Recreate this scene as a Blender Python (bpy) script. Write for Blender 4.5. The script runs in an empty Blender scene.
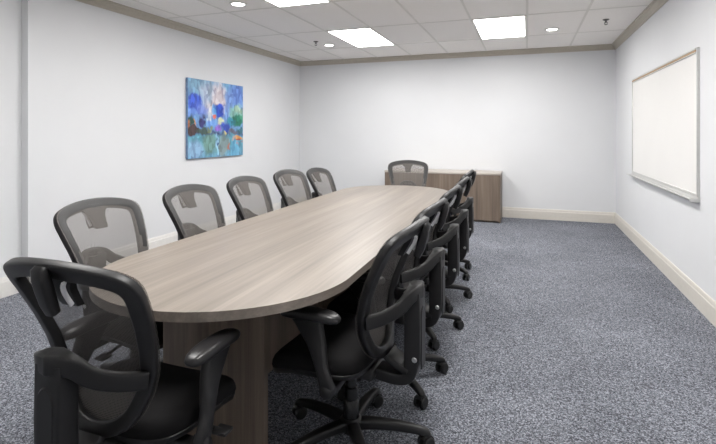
import bpy, bmesh, math, random
from mathutils import Vector, Matrix
random.seed(7)
PI = math.pi
S = bpy.context.scene
C = S.collection

# ------------------------------------------------------------------ materials
def lin(c):
    return tuple(((x/255)/12.92 if x/255 <= .04045 else ((x/255+.055)/1.055)**2.4) for x in c) + (1,)

class N:
    """small node helper"""
    def __init__(s, name):
        s.m = bpy.data.materials.new(name); s.m.use_nodes = True
        s.t = s.m.node_tree; s.b = s.t.nodes['Principled BSDF']; s.out = s.t.nodes['Material Output']
    def n(s, typ, **kw):
        nd = s.t.nodes.new(typ)
        for k, v in kw.items():
            if k.startswith('i_'):
                nd.inputs[k[2:].replace('_', ' ')].default_value = v
            else: setattr(nd, k, v)
        return nd
    def l(s, a, b): s.t.links.new(a, b)
    def math(s, op, a, b=None, c=None, clamp=False):
        nd = s.t.nodes.new('ShaderNodeMath'); nd.operation = op; nd.use_clamp = clamp
        for i, v in enumerate((a, b, c)):
            if v is None: continue
            if isinstance(v, (int, float)): nd.inputs[i].default_value = v
            else: s.l(v, nd.inputs[i])
        return nd.outputs[0]
    def mix(s, f, a, b, blend='MIX'):
        nd = s.t.nodes.new('ShaderNodeMix'); nd.data_type = 'RGBA'; nd.blend_type = blend
        for k, v in ((0, f), (6, a), (7, b)):
            if isinstance(v, (int, float, tuple)): nd.inputs[k].default_value = v
            else: s.l(v, nd.inputs[k])
        return nd.outputs[2]
    def ramp(s, fac, stops):
        nd = s.t.nodes.new('ShaderNodeValToRGB')
        while len(nd.color_ramp.elements) < len(stops): nd.color_ramp.elements.new(.5)
        for e, (p, c) in zip(nd.color_ramp.elements, stops): e.position = p; e.color = c
        s.l(fac, nd.inputs[0]); return nd.outputs[0]
    def bump(s, h, strength, dist):
        nd = s.n('ShaderNodeBump'); nd.inputs['Strength'].default_value = strength
        nd.inputs['Distance'].default_value = dist; s.l(h, nd.inputs['Height'])
        s.l(nd.outputs[0], s.b.inputs['Normal'])

def plain(name, col, rough=.5, metal=0., var=.04, scale=30., spec=.5, bump=0., bscale=300.):
    k = N(name)
    tc = k.n('ShaderNodeTexCoord')
    nz = k.n('ShaderNodeTexNoise'); nz.inputs['Scale'].default_value = scale; nz.inputs['Detail'].default_value = 3
    k.l(tc.outputs['Object'], nz.inputs['Vector'])
    a = lin(col); lo = tuple(x*(1-var*2) for x in a[:3])+(1,); hi = tuple(min(1, x*(1+var*2)) for x in a[:3])+(1,)
    k.l(k.ramp(nz.outputs['Fac'], [(.3, lo), (.7, hi)]), k.b.inputs['Base Color'])
    k.b.inputs['Roughness'].default_value = rough; k.b.inputs['Metallic'].default_value = metal
    k.b.inputs['Specular IOR Level'].default_value = spec
    if bump:
        n2 = k.n('ShaderNodeTexNoise'); n2.inputs['Scale'].default_value = bscale
        k.l(tc.outputs['Object'], n2.inputs['Vector']); k.bump(n2.outputs['Fac'], bump, .002)
    return k.m

def wood(name, axis, dark, mid, light, rough=.42, spec=.4):
    """grey oak laminate, the grain running along axis (0 x, 1 y, 2 z)"""
    k = N(name); tc = k.n('ShaderNodeTexCoord')
    def layer(across, along, detail):
        mp = k.n('ShaderNodeMapping'); sc = [across]*3; sc[axis] = along
        mp.inputs['Scale'].default_value = sc; k.l(tc.outputs['Object'], mp.inputs['Vector'])
        nz = k.n('ShaderNodeTexNoise'); nz.inputs['Scale'].default_value = 1; nz.inputs['Detail'].default_value = detail
        nz.inputs['Distortion'].default_value = .3
        k.l(mp.outputs[0], nz.inputs['Vector']); return nz.outputs['Fac']
    a = layer(13, .55, 3); b = layer(60, 1.3, 3); c = layer(230, 5, 2)
    f = k.math('ADD', k.math('MULTIPLY', a, .5), k.math('ADD', k.math('MULTIPLY', b, .35), k.math('MULTIPLY', c, .15)))
    k.l(k.ramp(f, [(.34, lin(dark)), (.5, lin(mid)), (.66, lin(light))]), k.b.inputs['Base Color'])
    k.b.inputs['Roughness'].default_value = rough; k.b.inputs['Specular IOR Level'].default_value = spec
    k.bump(c, .08, .0006)
    return k.m

def carpet():
    k = N('carpet loop pile'); tc = k.n('ShaderNodeTexCoord')
    v = k.n('ShaderNodeTexVoronoi'); v.inputs['Scale'].default_value = 190; k.l(tc.outputs['Object'], v.inputs['Vector'])
    n1 = k.n('ShaderNodeTexNoise'); n1.inputs['Scale'].default_value = 85; n1.inputs['Detail'].default_value = 2
    k.l(tc.outputs['Object'], n1.inputs['Vector'])
    n2 = k.n('ShaderNodeTexNoise'); n2.inputs['Scale'].default_value = 1.6; n2.inputs['Detail'].default_value = 2
    k.l(tc.outputs['Object'], n2.inputs['Vector'])
    sep = k.n('ShaderNodeSeparateColor'); k.l(v.outputs['Color'], sep.inputs[0])
    f = k.math('ADD', k.math('MULTIPLY', sep.outputs[0], .62), k.math('MULTIPLY', n1.outputs['Fac'], .38))
    f = k.math('ADD', f, k.math('MULTIPLY', k.math('SUBTRACT', n2.outputs['Fac'], .5), .22))
    col = k.ramp(f, [(.12, lin((46, 48, 53))), (.38, lin((90, 92, 99))), (.6, lin((121, 124, 132))), (.85, lin((170, 173, 181)))])
    k.l(col, k.b.inputs['Base Color'])
    k.b.inputs['Roughness'].default_value = .95; k.b.inputs['Specular IOR Level'].default_value = .1
    k.bump(f, .5, .004)
    return k.m

def mesh_fabric():
    """open woven back fabric: real little holes, 4.5 mm apart, from the sheet's own metric UVs"""
    k = N('woven mesh fabric'); uv = k.n('ShaderNodeUVMap'); sp = k.n('ShaderNodeSeparateXYZ')
    k.l(uv.outputs[0], sp.inputs[0])
    def hole(o, pitch, w):
        fr = k.math('FRACT', k.math('MULTIPLY', o, 1/pitch))
        return k.math('LESS_THAN', k.math('ABSOLUTE', k.math('SUBTRACT', fr, .5)), w/2)
    h = k.math('MULTIPLY', hole(sp.outputs[0], .0050, .60), hole(sp.outputs[1], .0044, .57))
    tr = k.n('ShaderNodeBsdfTransparent'); mx = k.n('ShaderNodeMixShader')
    k.b.inputs['Base Color'].default_value = lin((106, 102, 99)); k.b.inputs['Roughness'].default_value = .75
    k.b.inputs['Specular IOR Level'].default_value = .2
    k.l(h, mx.inputs[0]); k.l(k.b.outputs[0], mx.inputs[1]); k.l(tr.outputs[0], mx.inputs[2])
    k.l(mx.outputs[0], k.out.inputs[0])
    return k.m

def glow(name, col, strength):
    k = N(name)
    tc = k.n('ShaderNodeTexCoord'); nz = k.n('ShaderNodeTexNoise'); nz.inputs['Scale'].default_value = 90
    k.l(tc.outputs['Object'], nz.inputs['Vector'])
    k.l(k.ramp(nz.outputs['Fac'], [(.3, tuple(x*.97 for x in col[:3])+(1,)), (.7, col)]), k.b.inputs['Emission Color'])
    k.b.inputs['Base Color'].default_value = (.8, .8, .8, 1)
    k.b.inputs['Emission Strength'].default_value = strength
    return k.m

def painting_mat():
    k = N('painted canvas'); tc = k.n('ShaderNodeTexCoord')
    nz = k.n('ShaderNodeTexNoise'); nz.inputs['Scale'].default_value = 8; nz.inputs['Detail'].default_value = 5
    k.l(tc.outputs['Object'], nz.inputs['Vector'])
    vm = k.n('ShaderNodeVectorMath'); vm.operation = 'SUBTRACT'; vm.inputs[1].default_value = (.5, .5, .5)
    k.l(nz.outputs['Color'], vm.inputs[0])
    vs = k.n('ShaderNodeVectorMath'); vs.operation = 'SCALE'; vs.inputs['Scale'].default_value = .2
    k.l(vm.outputs[0], vs.inputs[0])
    va = k.n('ShaderNodeVectorMath'); k.l(tc.outputs['Object'], va.inputs[0]); k.l(vs.outputs[0], va.inputs[1])
    sp = k.n('ShaderNodeSeparateXYZ'); k.l(va.outputs[0], sp.inputs[0])
    W, Hh = 1.224, 1.008
    u = k.math('ADD', k.math('MULTIPLY', sp.outputs[1], 1/W), .5)       # object y across, z up
    v = k.math('ADD', k.math('MULTIPLY', sp.outputs[2], 1/Hh), .5)
    col = k.ramp(v, [(0, lin((104, 158, 190))), (.27, lin((96, 160, 178))), (.31, lin((70, 98, 140))), (.36, lin((104, 146, 190))), (.6, lin((112, 152, 210))), (1, lin((108, 160, 200)))])
    def blob(col, c, cu, cv, ru, rv, soft=.5, op=1.):
        du = k.math('MULTIPLY', k.math('SUBTRACT', u, cu), 1/ru); dv = k.math('MULTIPLY', k.math('SUBTRACT', v, cv), 1/rv)
        d = k.math('SQRT', k.math('ADD', k.math('MULTIPLY', du, du), k.math('MULTIPLY', dv, dv)))
        mr = k.n('ShaderNodeMapRange'); mr.interpolation_type = 'SMOOTHSTEP'
        mr.inputs['From Min'].default_value = 1+soft/2; mr.inputs['From Max'].default_value = 1-soft/2
        mr.inputs['To Max'].default_value = op; k.l(d, mr.inputs['Value'])
        return k.mix(mr.outputs[0], col, lin(c))
    B = [((128, 168, 192), .16, .92, .18, .13, 1.2, .8), ((176, 186, 204), .33, .76, .13, .22, 1., .8), ((206, 194, 198), .52, .78, .12, .2, 1., .95),
         ((214, 200, 200), .45, .64, .16, .09, 1., .8), ((120, 140, 160), .37, .84, .04, .16, .8, .6), ((98, 128, 206), .86, .86, .16, .16, 1., .8),
         ((120, 148, 210), .70, .70, .07, .2, 1., .6), ((56, 88, 196), .13, .70, .10, .10, .5, 1), ((112, 136, 216), .22, .62, .09, .09, .8, .8),
         ((112, 152, 224), .06, .56, .07, .08, .6, .8), ((126, 176, 168), .86, .60, .14, .12, .5, 1), ((168, 196, 172), .88, .66, .08, .06, .7, .8),
         ((34, 112, 92), .88, .50, .11, .08, .6, 1), ((70, 146, 116), .95, .54, .05, .05, .6, .8), ((44, 130, 150), .74, .47, .08, .06, .6, .9),
         ((38, 74, 184), .53, .62, .08, .10, .5, 1), ((70, 150, 216), .44, .60, .04, .10, .6, .8), ((216, 222, 226), .35, .55, .04, .1, .8, .7),
         ((222, 116, 94), .43, .535, .028, .035, .5, 1), ((206, 216, 176), .55, .47, .055, .05, .5, 1), ((138, 96, 196), .50, .40, .04, .06, .6, .9),
         ((52, 78, 176), .64, .40, .09, .075, .6, 1), ((104, 150, 220), .40, .44, .08, .05, .7, .8), ((36, 78, 72), .05, .47, .07, .08, .6, 1),
         ((196, 122, 84), .04, .41, .018, .09, .5, .9), ((206, 150, 96), .11, .42, .015, .07, .5, .9), ((52, 50, 112), .24, .45, .05, .08, .5, 1),
         ((70, 52, 54), .09, .35, .12, .05, .5, 1), ((64, 84, 76), .25, .34, .10, .04, .5, .95), ((128, 138, 80), .36, .36, .05, .03, .6, .8),
         ((52, 66, 118), .42, .305, .12, .025, .5, .95), ((216, 206, 130), .63, .315, .03, .02, .5, 1), ((94, 92, 108), .78, .33, .09, .04, .6, .9),
         ((50, 100, 112), .92, .36, .07, .04, .6, .9), ((206, 146, 80), .88, .255, .10, .03, .5, 1), ((168, 62, 52), .90, .225, .06, .014, .5, .9),
         ((110, 146, 134), .36, .17, .12, .14, .7, .85), ((124, 138, 136), .60, .15, .09, .16, .6, .85), ((140, 172, 206), .12, .10, .12, .12, .9, .8),
         ((150, 190, 220), .49, .15, .022, .16, .6, .8), ((40, 62, 110), .50, .19, .014, .05, .6, .9), ((176, 110, 90), .69, .13, .03, .05, .6, .9),
         ((100, 170, 206), .80, .12, .06, .14, .8, .7), ((176, 124, 136), .86, .17, .02, .03, .6, .6)]
    for b in B: col = blob(col, *b)
    # brush strokes: small dabs of lighter and darker paint
    mp = k.n('ShaderNodeMapping'); mp.inputs['Scale'].default_value = (20, 24, 13); k.l(tc.outputs['Object'], mp.inputs['Vector'])
    vo = k.n('ShaderNodeTexVoronoi'); vo.inputs['Scale'].default_value = 1; k.l(mp.outputs[0], vo.inputs['Vector'])
    sv = k.n('ShaderNodeSeparateColor'); k.l(vo.outputs['Color'], sv.inputs[0])
    col = k.mix(.34, col, sv.outputs[0], 'OVERLAY')
    k.l(col, k.b.inputs['Base Color']); k.b.inputs['Roughness'].default_value = .55
    k.bump(vo.outputs['Distance'], .1, .002)
    return k.m

M = dict(
    wall=plain('white wall paint', (219, 220, 222), .8, var=.006, scale=2, spec=.2),
    ceiling=plain('ceiling tile', (243, 239, 235), .95, var=.03, scale=160, spec=.1, bump=.15, bscale=220),
    tbar=plain('painted ceiling grid', (223, 219, 213), .6, var=.01),
    crown=plain('taupe trim paint', (186, 178, 165), .5, var=.015),
    base=plain('cream trim paint', (211, 206, 198), .45, var=.015),
    base_white=plain('off-white trim paint', (224, 222, 218), .45, var=.012),
    carpet=carpet(),
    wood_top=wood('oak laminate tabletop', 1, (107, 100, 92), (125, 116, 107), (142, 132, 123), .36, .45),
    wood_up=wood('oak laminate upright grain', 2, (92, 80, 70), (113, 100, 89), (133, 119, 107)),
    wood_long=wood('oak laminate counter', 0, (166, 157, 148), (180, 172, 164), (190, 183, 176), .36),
    black=plain('black moulded plastic', (24, 23, 24), .42, var=.05, bump=.06, bscale=500, spec=.5),
    pad=plain('soft black arm pad', (30, 29, 30), .34, var=.05, spec=.5),
    fabric=plain('black seat fabric', (17, 16, 17), .9, var=.1, scale=400, spec=.2, bump=.3, bscale=900),
    mesh=mesh_fabric(),
    gloss=plain('shiny black steel', (20, 20, 21), .25, var=.02),
    silver=plain('brushed silver metal', (196, 196, 196), .3, .9, var=.02),
    pale=plain('painted pale grey highlight', (226, 226, 228), .4, var=.02),  # pale tone of the highlight modelled beside each grip
    rubber=plain('black caster rubber', (24, 24, 25), .5, var=.03),
    alu=plain('satin aluminium', (206, 206, 204), .4, .45, var=.02),
    cork=plain('tan cork strip', (172, 146, 116), .9, var=.15, scale=300),
    board=plain('white marker board', (232, 230, 227), .3, var=.004, scale=3, spec=.4),
    canvas=painting_mat(),
    canvas_side=plain('blue painted canvas edge', (110, 136, 170), .7, var=.08),
    lens=glow('glowing light lens', (1, .985, .965, 1), 13.),
    can=glow('glowing downlight lens', (1, .97, .92, 1), 9.),
    white=plain('white enamel', (226, 224, 220), .4, var=.01),
    chrome=plain('grey sprinkler metal', (96, 92, 86), .35, .7, var=.03),
)

# ------------------------------------------------------------------ mesh helpers
def obj(name, bm, mat, parent=None, smooth=True, ang=38, loc=None):
    bmesh.ops.remove_doubles(bm, verts=bm.verts, dist=1e-6)
    bmesh.ops.recalc_face_normals(bm, faces=bm.faces)
    me = bpy.data.meshes.new(name); bm.to_mesh(me); bm.free()
    if smooth:
        me.polygons.foreach_set('use_smooth', [True]*len(me.polygons)); me.set_sharp_from_angle(angle=math.radians(ang))
    me.materials.append(mat)
    o = bpy.data.objects.new(name, me); C.objects.link(o)
    if parent: o.parent = parent
    if loc: o.location = loc
    return o

def box(bm, x0, x1, y0, y1, z0, z1, bev=0., seg=2):
    r = bmesh.ops.create_cube(bm, size=1)
    vs = r['verts']
    for v in vs: v.co = Vector(((x0+x1)/2+v.co.x*(x1-x0), (y0+y1)/2+v.co.y*(y1-y0), (z0+z1)/2+v.co.z*(z1-z0)))
    if bev:
        es = list({e for v in vs for e in v.link_edges})
        bmesh.ops.bevel(bm, geom=es, offset=bev, segments=seg, affect='EDGES', profile=.5)
    return bm

def catmull(P, n, closed=False):
    P = [Vector(p) for p in P]; out = []; m = len(P)
    rng = range(m if closed else m-1)
    for i in rng:
        g = (lambda j: P[j % m]) if closed else (lambda j: P[max(0, min(m-1, j))])
        a, b, c, d = g(i-1), g(i), g(i+1), g(i+2)
        for k in range(n):
            t = k/n
            out.append(.5*((2*b)+(-a+c)*t+(2*a-5*b+4*c-d)*t*t+(-a+3*b-3*c+d)*t**3))
    if not closed: out.append(P[-1].copy())
    return out

def rrect(w, h, r, n=3):
    """rounded rectangle profile, centred"""
    pts = []
    r = min(r, w/2-1e-4, h/2-1e-4)
    for cx, cy, a0 in ((w/2-r, h/2-r, 0), (-w/2+r, h/2-r, 90), (-w/2+r, -h/2+r, 180), (w/2-r, -h/2+r, 270)):
        for k in range(n+1):
            a = math.radians(a0+90*k/n); pts.append((cx+r*math.cos(a), cy+r*math.sin(a)))
    return pts

def sweep(bm, path, prof, side, closed=False, cap=True):
    """sweep prof(i)->[(a,b)] along path; a runs along 'side(i)' made square to the path, b along the third axis"""
    rings = []; n = len(path)
    for i, p in enumerate(path):
        if closed: t = path[(i+1) % n]-path[i-1]
        else: t = path[min(i+1, n-1)]-path[max(i-1, 0)]
        t.normalize(); s = Vector(side(i)); s = (s-t*s.dot(t)).normalized(); w = t.cross(s)
        rings.append([bm.verts.new(p+s*a+w*b) for a, b in prof(i)])
    m = len(rings[0])
    for i in range(n if closed else n-1):
        A, B = rings[i], rings[(i+1) % n]
        for j in range(m): bm.faces.new((A[j], A[(j+1) % m], B[(j+1) % m], B[j]))
    if cap and not closed:
        bm.faces.new(rings[0]); bm.faces.new(rings[-1])
    return bm

def lathe(bm, prof, n=20, axis='z', at=(0, 0, 0), cap=True):
    """prof = [(r, h)...] spun round the axis; zero radius closes"""
    at = Vector(at); rings = []
    def P(r, h, a):
        c, s = r*math.cos(a), r*math.sin(a)
        return at+Vector({'z': (c, s, h), 'x': (h, c, s), 'y': (s, h, c)}[axis])
    for r, h in prof:
        rings.append([bm.verts.new(P(0, h, 0))] if r < 1e-6 else [bm.verts.new(P(r, h, 2*PI*k/n)) for k in range(n)])
    for A, B in zip(rings, rings[1:]):
        for k in range(n):
            k2 = (k+1) % n
            if len(A) == 1 and len(B) == 1: continue
            if len(A) == 1: bm.faces.new((A[0], B[k], B[k2]))
            elif len(B) == 1: bm.faces.new((A[k], A[k2], B[0]))
            else: bm.faces.new((A[k], A[k2], B[k2], B[k]))
    if cap and len(rings[0]) > 1: bm.faces.new(rings[0])
    if cap and len(rings[-1]) > 1: bm.faces.new(rings[-1])
    return bm

def loft(bm, outline, layers, zf=lambda x, y: 0, n=48):
    """outline(a)->(x,y) at full size; layers (scale, z, follow) from the top centre, over the edge, to the bottom centre"""
    rings = []
    for s, z, k in layers:
        if s == 0:
            x, y = outline(None); rings.append([bm.verts.new((x, y, z+k*zf(x, y)))])
        else:
            cx, cy = outline(None); R = []
            for j in range(n):
                x, y = outline(2*PI*j/n); x = cx+(x-cx)*s; y = cy+(y-cy)*s
                R.append(bm.verts.new((x, y, z+k*zf(x, y))))
            rings.append(R)
    for A, B in zip(rings, rings[1:]):
        for j in range(n):
            j2 = (j+1) % n
            if len(A) == 1: bm.faces.new((A[0], B[j], B[j2]))
            elif len(B) == 1: bm.faces.new((A[j], A[j2], B[0]))
            else: bm.faces.new((A[j], A[j2], B[j2], B[j]))
    return bm

def superell(cx, cy, a, b, e, taper=0.):
    def f(t):
        if t is None: return (cx, cy)
        c, s = math.cos(t), math.sin(t)
        x = a*math.copysign(abs(c)**(2/e), c); y = b*math.copysign(abs(s)**(2/e), s)
        return (cx+x*(1+taper*y/b), cy+y)
    return f

def prism(bm, pts, z0, z1, bev=0):
    a = [bm.verts.new((x, y, z0)) for x, y in pts]; b = [bm.verts.new((x, y, z1)) for x, y in pts]
    bm.faces.new(a[::-1]); top = bm.faces.new(b); n = len(pts)
    for i in range(n): bm.faces.new((a[i], a[(i+1) % n], b[(i+1) % n], b[i]))
    return bm

def tag(o, label, cat, group=None):
    o['label'] = label; o['category'] = cat
    if group: o['group'] = group
    return o
def thing(name, label, cat, loc=(0, 0, 0), rotz=0, group=None):
    o = bpy.data.objects.new(name, None); C.objects.link(o); o.empty_display_size = .1
    o.location = loc; o.rotation_euler = (0, 0, rotz); return tag(o, label, cat, group)
def struct(name, bm, mat, **k):
    o = obj(name, bm, mat, **k); o['kind'] = 'structure'; return o
def NB(): return bmesh.new()

# ------------------------------------------------------------------ the room
XR, XL, YB, YF, ZC = 1.237, -3.931, 7.814, -1.35, 2.638
JOG, XJ = 2.79, -4.005                     # the near stretch of the left wall stands back a little
struct('floor', box(NB(), XJ-.1, XR+.1, YF-.1, YB+.1, -.1, 0), M['carpet'], smooth=False)
struct('ceiling', box(NB(), XJ-.1, XR+.1, YF-.1, YB+.1, ZC, ZC+.1), M['ceiling'], smooth=False)
struct('wall_back', box(NB(), XJ-.1, XR+.1, YB, YB+.1, 0, ZC), M['wall'], smooth=False)
struct('wall_right', box(NB(), XR, XR+.1, YF-.1, YB, 0, ZC), M['wall'], smooth=False)
struct('wall_front', box(NB(), XJ-.1, XR+.1, YF-.1, YF, 0, ZC), M['wall'], smooth=False)
bm = NB(); pts = [(XJ-.1, YF), (XJ, YF), (XJ, JOG), (XL, JOG), (XL, YB), (XJ-.1, YB)]
struct('wall_left', prism(bm, pts, 0, ZC), M['wall'], smooth=False)

def trim_run(bm, a, b, inward, prof):
    """run a moulding profile [(out, z)...] from a to b along a wall"""
    a, b, d = Vector((*a, 0)), Vector((*b, 0)), Vector((*inward, 0))
    A = [bm.verts.new(a+d*o+Vector((0, 0, z))) for o, z in prof]; B = [bm.verts.new(b+d*o+Vector((0, 0, z))) for o, z in prof]
    n = len(prof)
    for i in range(n): bm.faces.new((A[i], A[(i+1) % n], B[(i+1) % n], B[i]))
    bm.faces.new(A); bm.faces.new(B); return bm
BP = [(0, 0), (.016, 0), (.016, .122), (.012, .130), (.012, .150), (.006, .163), (0, .163)]
CP = [(0, 2.560), (.010, 2.560), (.012, 2.575), (.034, 2.600), (.040, 2.612), (.062, 2.622), (.064, ZC), (0, ZC)]
for side, a, b, d in (('back', (XL, YB), (XR, YB), (0, -1)), ('right', (XR, YF), (XR, YB), (-1, 0)), ('front', (XJ, YF), (XR, YF), (0, 1))):
    struct('baseboard_'+side, trim_run(NB(), a, b, d, BP), M['base'], ang=25)
bm = NB(); trim_run(bm, (XL, JOG-.016), (XL, YB), (1, 0), BP); trim_run(bm, (XJ, YF), (XJ, JOG), (1, 0), BP)
trim_run(bm, (XJ, JOG), (XL+.016, JOG), (0, -1), BP)
struct('baseboard_left', bm, M['base_white'], ang=25)
for i, (a, b, d) in enumerate((((XL, YB), (XR, YB), (0, -1)), ((XR, YF), (XR, YB), (-1, 0)), ((XJ, YF), (XR, YF), (0, 1)), ((XL, JOG-.064), (XL, YB), (1, 0)))):
    struct('trim_%d' % (i+1), trim_run(NB(), a, b, d, CP), M['crown'], ang=25)
# suspended grid of the tiled ceiling, 2 ft by 4 ft bays
bm = NB(); gx = [.006+.607*k for k in range(-6, 2)]; gy = [5.527+1.205*k for k in range(-5, 2)]
for x in gx: box(bm, x-.012, x+.012, YF, YB, ZC-.004, ZC+.002)
for y in gy: box(bm, XJ, XR, y-.012, y+.012, ZC-.0035, ZC+.002)
struct('trim_5', bm, M['tbar'], smooth=False)

# ------------------------------------------------------------------ ceiling fittings
def troffer(cx, cy, label):
    t = thing('ceiling_light', label, 'ceiling light', (cx, cy, ZC-.012), 0, 'square-edged ceiling light panels')
    a, b = .291, .59; bm = NB()
    for x0, x1, y0, y1 in ((-a, a, -b, -b+.016), (-a, a, b-.016, b), (-a, -a+.016, -b+.016, b-.016), (a-.016, a, -b+.016, b-.016)):
        box(bm, x0, x1, y0, y1, 0, .014, .002, 1)
    obj('frame', bm, M['white'], t)
    obj('lens', box(NB(), -a+.014, a-.014, -b+.014, b-.014, .003, .011), M['lens'], t, smooth=False)
troffer(-.297, 6.12, 'bright ceiling light panel above the credenza, right of the middle of the ceiling')
troffer(-2.113, 6.12, 'bright ceiling light panel near the back wall, left of the other whole panel')
troffer(-2.113, 3.71, 'bright ceiling light panel cut off by the top edge of the photo')
troffer(-.297, 3.71, 'added ceiling light panel over the near half of the table, just out of the picture')  # this and the next two: unseen panels added to light the near half
troffer(-2.113, 1.30, 'added ceiling light panel over the near left end of the table, out of the picture')
troffer(-.297, 1.30, 'added ceiling light panel above the right row of chairs, out of the picture')
def downlight(x, y, label):
    t = thing('downlight', label, 'downlight', (x, y, ZC-.008), 0, 'round recessed downlights')
    obj('trim_ring', lathe(NB(), [(.062, .0), (.066, -.004), (.086, -.002), (.09, .008), (.062, .008), (.062, 0)], 32, cap=False), M['white'], t)
    obj('lens', lathe(NB(), [(0, .001), (.062, .001), (.062, .006), (0, .006)], 32), M['can'], t)
downlight(-2.735, 4.07, 'round recessed downlight nearest the camera, above the painting')
downlight(-2.748, 6.43, 'round recessed downlight beside a sprinkler head, left of the ceiling panels')
downlight(.300, 6.39, 'round recessed downlight on the right side of the ceiling')
def sprinkler(x, y, label):
    t = thing('fire_sprinkler', label, 'sprinkler', (x, y, ZC-.062), 0, 'ceiling sprinkler heads')
    obj('escutcheon', lathe(NB(), [(0, .062), (.034, .062), (.036, .056), (.018, .048), (0, .048)], 20), M['chrome'], t)
    bm = lathe(NB(), [(.009, .05), (.009, .03), (.006, .028), (.006, .02), (0, .02)], 12)
    for s in (-1, 1): sweep(bm, catmull([(s*.004, 0, .036), (s*.016, 0, .024), (s*.012, 0, .010), (0, 0, .004)], 5), lambda i: rrect(.005, .005, .002, 2), lambda i: (0, 1, 0))
    obj('head', bm, M['chrome'], t)
    obj('deflector', lathe(NB(), [(0, .004), (.017, .003), (.018, 0), (0, 0)], 16), M['chrome'], t)
sprinkler(-2.828, 6.13, 'small sprinkler head hanging beside the left downlight')
sprinkler(.859, 6.06, 'small sprinkler head hanging in the right corner of the ceiling')

# ------------------------------------------------------------------ painting and whiteboard
t = thing('painting', 'blue abstract landscape painting on unframed canvas on the left wall', 'painting', (XL, 5.322, 1.513))
w, h = .596, .500
cv = obj('canvas', box(NB(), .002, .034, -w, w, -h, h, .003, 2), M['canvas_side'], t)
obj('painted_face', box(NB(), .034, .0352, -w+.002, w-.002, -h+.002, h-.002), M['canvas'], cv, smooth=False)

t = thing('whiteboard', 'wall-mounted white marker board with aluminium frame and pen tray on the right wall', 'whiteboard', (XR, 5.413, 1.42))
hw, z0, z1 = 1.177, -.572, .565
obj('writing_surface', box(NB(), -.012, -.001, -hw+.01, hw-.01, z0+.01, z1-.01), M['board'], t, smooth=False)
bm = NB(); box(bm, -.02, 0, -hw, -hw+.017, z0, z1, .002, 1); box(bm, -.02, 0, hw-.017, hw, z0, z1, .002, 1); box(bm, -.018, 0, -hw+.024, hw-.024, z0, z0+.02, .002, 1)
obj('frame', bm, M['alu'], t)
bm = NB(); box(bm, -.024, 0, -hw+.024, hw-.024, z1-.014, z1+.002, .002, 1); box(bm, -.022, 0, -hw+.024, hw-.024, z1-.040, z1-.030, .002, 1)
rl = obj('map_rail', bm, M['alu'], t)
co = obj('cork_strip', box(NB(), -.021, 0, -hw+.026, hw-.026, z1-.031, z1-.013), M['cork'], rl, smooth=False); co['label'] = 'tan cork strip'
bm = NB(); prof = [(0, z0), (0, z0-.040), (.030, z0-.044), (.066, z0-.030), (.070, z0-.018), (.064, z0-.018), (.058, z0-.026), (.016, z0-.030), (.012, z0)]
trim_run(bm, (0, -hw), (0, hw+.05), (-1, 0), prof)
tr = obj('pen_tray', bm, M['alu'], t, ang=25)
obj('end_cap', box(NB(), -.068, -.002, -hw-.006, -hw, z0-.042, z0-.012, .003, 2), M['alu'], tr)

# ------------------------------------------------------------------ credenza
t = thing('credenza', 'low wood-grain storage credenza against the back wall', 'credenza', (-1.252, 7.53, 0))
cw, y0, y1, ch = .891, -.27, .262, .735
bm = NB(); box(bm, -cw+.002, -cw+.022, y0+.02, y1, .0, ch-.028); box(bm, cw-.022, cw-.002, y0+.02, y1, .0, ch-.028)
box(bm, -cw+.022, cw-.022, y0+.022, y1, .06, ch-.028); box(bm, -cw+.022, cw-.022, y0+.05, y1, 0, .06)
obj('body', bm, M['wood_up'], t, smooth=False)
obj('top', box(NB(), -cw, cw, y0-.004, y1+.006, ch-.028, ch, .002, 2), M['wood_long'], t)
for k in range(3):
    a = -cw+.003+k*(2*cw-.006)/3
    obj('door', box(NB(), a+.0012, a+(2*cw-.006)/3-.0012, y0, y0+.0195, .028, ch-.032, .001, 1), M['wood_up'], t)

# ------------------------------------------------------------------ conference table
TX, TY0, TY1, TW = -1.248, 1.240, 5.155, .558
t = thing('conference_table', 'long racetrack conference table in grey oak laminate', 'table', (TX, (TY0+TY1)/2, 0), math.radians(.45))
hl = (TY1-TY0)/2; pts = []
for k in range(41): a = PI*k/40; pts.append((TW*math.cos(a), hl-TW+TW*math.sin(a)))
for k in range(41): a = PI+PI*k/40; pts.append((TW*math.cos(a), -hl+TW+TW*math.sin(a)))
bm = NB(); prism(bm, pts, .711, .745)
es = [e for e in bm.edges if len({round(v.co.z, 3) for v in e.verts}) == 1]
bmesh.ops.bevel(bm, geom=es, offset=.0025, segments=2, affect='EDGES')
top = obj('tabletop', bm, M['wood_top'], t, ang=30)
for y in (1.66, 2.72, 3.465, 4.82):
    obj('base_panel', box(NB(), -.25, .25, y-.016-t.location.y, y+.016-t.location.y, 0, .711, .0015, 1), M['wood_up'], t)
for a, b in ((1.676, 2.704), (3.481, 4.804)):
    obj('modesty_panel', box(NB(), -.012, .012, a-t.location.y, b-t.location.y, .12, .711), M['wood_up'], t, smooth=False)

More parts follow.
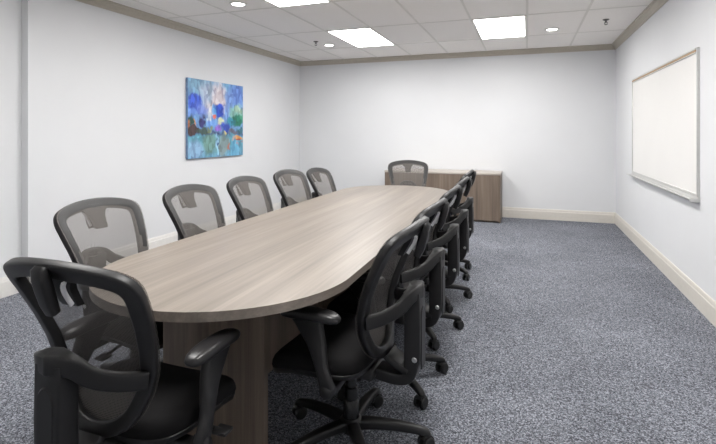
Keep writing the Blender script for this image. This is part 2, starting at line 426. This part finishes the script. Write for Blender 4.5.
# ------------------------------------------------------------------ the task chair
GROUP = 'mesh-back task chairs around the conference table'
OUT = [(0, .988), (.10, .983), (.185, .969), (.234, .950), (.2515, .920), (.2470, .866), (.231, .78), (.214, .695), (.197, .61), (.170, .53), (.130, .464), (.072, .427), (0, .415)]
def yb(z):                                # depth of the back: lumbar bulge, then leaning back
    P = [(.40, -.165), (.48, -.144), (.56, -.136), (.63, -.144), (.70, -.164), (.78, -.198), (.86, -.240), (.93, -.281), (1.0, -.322)]
    for (a, p), (b, q) in zip(P, P[1:]):
        if z <= b or b == 1.0:
            f = (z-a)/(b-a); return p+(q-p)*f
def back_pt(x, z, off=0): return Vector((x, yb(z)+.55*x*x+off, z))
def half(z):                              # outline half width at height z
    Lp = LOOP_R
    for (x0, a), (x1, b) in zip(Lp, Lp[1:]):
        if b <= z <= a: return x0+(x1-x0)*((a-z)/(a-b) if a > b else 0)
    return 0
_r = [(p.x, p.y) for p in catmull([(-x, z, 0) for x, z in OUT[1:2]]+[(x, z, 0) for x, z in OUT]+[(-OUT[-2][0], OUT[-2][1], 0)], 8)]
LOOP_R = [(max(0, x), z) for x, z in _r[8:-8]]

def make_chair(label):
    t = thing('office_chair', label, 'chair', group=GROUP)
    # --- five-star base
    bm = NB(); lathe(bm, [(0, .062), (.03, .062), (.042, .072), (.05, .09), (.048, .118), (.036, .128), (0, .128)], 24)
    obj('base_hub', bm, M['black'], t)
    for k in range(5):
        bm = NB(); path = catmull([(.03, 0, .100), (.10, 0, .102), (.20, 0, .095), (.275, 0, .083), (.318, 0, .072), (.326, 0, .062)], 4)
        n = len(path)
        sweep(bm, path, lambda i: rrect(.052-.022*i/n, .042-.018*i/n, .011), lambda i: (0, 1, 0))
        lg = obj('leg', bm, M['black'], t); lg.rotation_euler = (0, 0, 2*PI*k/5)
        bm = NB(); at = (.318, 0, .029)
        a = .6+1.9*k; ca, sa = math.cos(a), math.sin(a)
        for s in (-1, 1): lathe(bm, [(0, s*.008), (.024, s*.008), (.0285, s*.011), (.0285, s*.024), (.024, s*.0275), (0, s*.0275)], 20, 'y')
        sweep(bm, catmull([(.029, 0, -.004), (.027, 0, .014), (.012, 0, .030), (-.010, 0, .031), (-.024, 0, .02)], 4), lambda i: rrect(.034, .006, .0025, 2), lambda i: (0, 1, 0))
        lathe(bm, [(.008, .02), (.008, .045), (0, .045)], 10)
        bmesh.ops.rotate(bm, verts=bm.verts, matrix=Matrix.Rotation(a, 3, 'Z'))
        bmesh.ops.translate(bm, verts=bm.verts, vec=at)
        obj('caster', bm, M['rubber'], lg)
    bm = NB(); lathe(bm, [(0, .125), (.034, .125), (.033, .20), (.029, .205), (.029, .255), (.0235, .26), (.0235, .35), (0, .35)], 20)
    obj('gas_column', bm, M['gloss'], t)
    # --- tilt mechanism under the seat
    bm = NB(); box(bm, -.085, .085, -.13, .13, .335, .385, .014, 3); box(bm, -.15, .15, -.10, .12, .378, .398, .006, 2)
    mc = obj('tilt_mechanism', bm, M['black'], t)
    bm = NB(); sweep(bm, catmull([(.07, .07, .355), (.16, .08, .355), (.235, .09, .350), (.285, .095, .345)], 4), lambda i: rrect(.012, .012, .005, 2), lambda i: (0, 1, 0))
    box(bm, .25, .305, .068, .118, .340, .352, .005, 2); obj('lever', bm, M['black'], mc)
    lathe(bm2 := NB(), [(0, .07), (.010, .07), (.010, .15), (.021, .155), (.023, .165), (.023, .185), (.019, .19), (0, .19)], 16, 'y', (0, 0, .355)); obj('tension_knob', bm2, M['black'], mc)
    # --- seat
    so = superell(0, .082, .25, .203, 4.2, .03)
    def dip(x, y):
        f = max(0, (y-.10)/.19); r = max(0, (-.06-y)/.09)
        return -.050*f*f+.012*(abs(x)/.25)**2-.006*r*r
    bm = NB(); loft(bm, so, [(0, .462, 1), (.35, .463, 1), (.6, .466, 1), (.8, .466, 1), (.9, .461, 1), (.96, .452, 1), (.99, .438, 1), (1, .422, 1), (.985, .408, 1), (0, .406, 1)], dip, 56)
    st = obj('seat_cushion', bm, M['fabric'], t, ang=60)
    bm = NB(); loft(bm, so, [(0, .410, 1), (.97, .410, 1), (.99, .404, 1), (.965, .386, 1), (.80, .372, 1), (0, .372, 1)], dip, 56)
    obj('seat_pan', bm, M['black'], t, ang=50)
    # --- back: frame loop, mesh sheet over its front
    loop = [(x, z) for x, z in LOOP_R]; full = loop+[(-x, z) for x, z in loop[-2:0:-1]]
    path = [back_pt(x*.893, .70+(z-.70)*.907) for x, z in full]
    bm = NB(); n = len(path)
    def prof(i):
        top = max(0, min(1, (path[i].z-.60)/.3)); w = .046+.010*top; return rrect(w, .030, .008, 3)
    cen = Vector((0, 0, .72))
    sweep(bm, path, prof, lambda i: back_pt(full[i][0]*1.06, .70+(full[i][1]-.70)*1.06)-back_pt(full[i][0]*.8, .70+(full[i][1]-.70)*.8), closed=True)
    fr = obj('back_frame', bm, M['black'], t, ang=50)
    bm = NB(); uvl = bm.loops.layers.uv.new('UVMap'); rows = []
    nz, nx = 40, 24; zt, zb = .9865, .4175
    for i in range(nz+1):
        f = i/nz; f = .5-.5*math.cos(PI*f); z = zt+(zb-zt)*f; w = half(z)*.998
        rows.append([bm.verts.new(back_pt(w*(2*j/nx-1), z, .0165)) for j in range(nx+1)])
    for i in range(nz):
        for j in range(nx):
            fc = bm.faces.new((rows[i][j], rows[i][j+1], rows[i+1][j+1], rows[i+1][j]))
            for lp in fc.loops: lp[uvl].uv = (lp.vert.co.x+1, lp.vert.co.z)
    obj('back_mesh', bm, M['mesh'], t)
    # tongue hanging from the middle of the top rail: thin plate behind the mesh, grip behind that
    bm = NB(); A = [(-.115, .962), (.115, .962), (.080, .940), (.054, .922), (.041, .900), (.035, .875), (.031, .842), (-.031, .842), (-.035, .875), (-.041, .900), (-.054, .922), (-.080, .940)]
    fA = [bm.verts.new(back_pt(x, z, .012)) for x, z in A]; fB = [bm.verts.new(back_pt(x, z, -.010)) for x, z in A]
    bm.faces.new(fA); bm.faces.new(fB[::-1])
    for i in range(len(A)): bm.faces.new((fA[i], fA[(i+1) % len(A)], fB[(i+1) % len(A)], fB[i]))
    obj('back_tongue', bm, M['black'], t, ang=30)
    bm = NB(); path2 = [Vector((0, y, z)) for z, y in ((.974, -.326), (.968, -.330), (.94, -.324), (.91, -.315), (.87, -.303), (.838, -.290))]
    sweep(bm, path2, lambda i: rrect((.036, .044, .046, .044, .040, .036)[i], (.018, .028, .034, .036, .034, .028)[i], .009, 3), lambda i: (1, 0, 0))
    gp = obj('height_grip', bm, M['black'], t, ang=50)
    for s in (-1, 1):  # bright highlight on the curved edge, modelled as pale crescent strips
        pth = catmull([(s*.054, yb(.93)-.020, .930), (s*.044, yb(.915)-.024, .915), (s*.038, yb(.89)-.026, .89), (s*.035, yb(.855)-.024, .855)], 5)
        o = obj('grip_highlight', sweep(NB(), pth, lambda i: rrect(.013, .009, .003, 2), lambda i: (0, 1, 0)), M['pale'], gp); o['label'] = 'highlight on the curved edge, painted pale grey'
    # --- rear post and the yoke that holds the frame
    pth = catmull([(0, -.04, .362), (0, -.13, .350), (0, -.215, .346), (0, -.262, .366), (0, -.278, .43), (0, -.281, .52), (0, -.280, .62), (0, -.278, .700)], 5)
    bm = NB(); n = len(pth)
    sweep(bm, pth, lambda i: rrect(.075+.020*min(1, i/14), .046+.020*min(1, max(0, (i-12)/10)), .007, 3), lambda i: (1, 0, 0))
    po = obj('back_post', bm, M['black'], t, ang=50)
    bm = NB(); ar = [(-.031, .40), (.031, .40), (.031, .60)]+[(.031*math.cos(a), .60+.045*math.sin(a)) for a in [PI*k/10 for k in range(1, 10)]]+[(-.031, .60)]
    fA = [bm.verts.new((x, -.3130, z)) for x, z in ar]; fB = [bm.verts.new((x*.9, -.3172, .40+(z-.40)*.98)) for x, z in ar]
    bm.faces.new(fA); bm.faces.new(fB)
    for i in range(len(ar)): bm.faces.new((fA[i], fA[(i+1) % len(ar)], fB[(i+1) % len(ar)], fB[i]))
    obj('arched_cover', bm, M['black'], po, ang=30)
    for s in (-1, 1): obj('bolt', lathe(NB(), [(0, s*.050), (.008, s*.050), (.0115, s*.047), (.0115, s*.043), (0, s*.043)], 14, 'x', (0, -.292, .44)), M['silver'], po)
    bm = NB(); half_y = [(.0, -.286, .702), (.035, -.286, .702), (.064, -.276, .690), (.096, -.250, .656), (.132, -.206, .630), (.164, -.166, .617), (.188, -.140, .613)]
    pth = catmull([(-x, y, z) for x, y, z in half_y[:0:-1]]+half_y, 5)
    sweep(bm, pth, lambda i: rrect(.052+.006*max(0, 1-abs(pth[i].x)/.07), .026+.038*max(0, 1-abs(pth[i].x)/.08), .008, 3), lambda i: (0, 0, 1))
    obj('back_yoke', bm, M['black'], t, ang=50)
    bm = NB(); sweep(bm, catmull([(0, -.262, .385), (0, -.225, .40), (0, -.19, .418), (0, -.172, .434)], 4), lambda i: rrect(.10, .03, .009, 2), lambda i: (1, 0, 0)); obj('frame_bracket', bm, M['black'], t)
    # --- armrests
    for s in (-1, 1):
        bm = NB(); pth = catmull([(s*.10, -.015, .365), (s*.20, -.02, .362), (s*.250, -.02, .366), (s*.268, -.015, .40), (s*.266, .005, .46), (s*.257, .030, .54), (s*.252, .058, .60), (s*.251, .070, .636)], 5)
        n = len(pth)
        wid = lambda i: .044+.012*max(0, 1-abs(i-14)/6)+.095*max(0, (i-19)/(n-20))**1.2
        sweep(bm, pth, lambda i: rrect(wid(i), .034, .011, 3), lambda i: (0, 1, 0))
        lathe(bm, [(0, s*.238), (.024, s*.238), (.029, s*.248), (.029, s*.276), (.022, s*.285), (0, s*.287)], 18, 'x', (0, -.018, .372))
        a = obj('armrest', bm, M['black'], t, ang=50)
        po_ = superell(s*.251, .062, .038, .126, 3.2, -.04)
        bm = NB(); loft(bm, po_, [(0, .664, 1), (.6, .664, 1), (.86, .660, 1), (.96, .654, 1), (1, .644, 1), (.97, .634, 1), (.85, .629, 1), (0, .629, 1)], lambda x, y: -.55*(y-.06)**2, 40)
        obj('arm_pad', bm, M['pad'], a, ang=60)
    return t

def copy_tree(o, parent=None):
    c = o.copy(); C.objects.link(c)
    if parent: c.parent = parent
    for ch in list(o.children): copy_tree(ch, c)
    return c

D = math.radians
CH = [  # hub x, y, direction the sitter faces (deg), turn of the five-star base, label
    (-1.230, 1.233, 90, 30, 'black mesh office chair at the near end of the table, back to the camera'),
    (-.705, 1.885, 177, 16, 'black mesh office chair nearest the camera on the right side of the table'),
    (-.720, 2.475, 177, 30, 'second black mesh chair from the camera along the right side of the table'),
    (-.735, 3.150, 180, 20, 'third black mesh chair from the camera along the right side of the table'),
    (-.745, 3.780, 180, 20, 'fourth black mesh chair from the camera along the right side of the table'),
    (-.785, 4.520, 180, 40, 'farthest black mesh chair of the right row, in front of the credenza'),
    (-1.850, 1.860, 0, 20, 'grey mesh chair nearest the camera on the left side of the table'),
    (-1.850, 2.570, 0, 60, 'second grey mesh chair from the camera along the left side of the table'),
    (-1.850, 3.230, 0, 45, 'grey mesh chair in the middle of the left row, third from the camera'),
    (-1.850, 3.930, -5, 10, 'fourth grey mesh chair from the camera along the left side of the table'),
    (-1.835, 4.570, -2, 33, 'farthest grey mesh chair of the left row, nearest the back wall'),
    (-1.330, 5.570, -72, 25, 'grey mesh office chair at the far end of the table, facing the camera'),
]
proto = make_chair(CH[0][4])
for i, (x, y, face, base, label) in enumerate(CH):
    c = proto if i == 0 else copy_tree(proto)
    c.location = (x, y, 0); c.rotation_euler = (0, 0, D(face-90)); c['label'] = label
    j = 0; drop = .026 if i == 10 else 0         # one seat is set a little lower on its gas column
    for ch in c.children:
        if drop and ch.name.split('.')[0] not in ('leg', 'base_hub', 'gas_column'): ch.location.z -= drop
        if ch.name.split('.')[0] == 'leg':
            ch.rotation_euler = (0, 0, D(base-(face-90))+2*PI*j/5); j += 1

for ch in proto.children:                 # this chair has its adjustable armrests set wider apart
    if ch.name.split('.')[0] == 'armrest':
        ch.location.x += .018*(1 if ch.data.vertices[0].co.x > 0 else -1)

# ------------------------------------------------------------------ world, camera, view
w = bpy.data.worlds.new('room air'); S.world = w; w.use_nodes = True
w.node_tree.nodes['Background'].inputs[0].default_value = (.8, .85, .9, 1); w.node_tree.nodes['Background'].inputs[1].default_value = .1
cd = bpy.data.cameras.new('camera'); cam = bpy.data.objects.new('camera', cd); C.objects.link(cam)
cam.location = (0, 0, 1.335); cam.rotation_euler = (PI/2, 0, .343155)
cd.sensor_width = 36; cd.lens = 471.72/716*36; cd.shift_y = -(222-132.84)/716; cd.clip_start = .02
S.camera = cam
S.view_settings.view_transform = 'Standard'; S.view_settings.look = 'None'; S.view_settings.gamma = 1
S.view_settings.use_curve_mapping = False; S.view_settings.exposure = .83
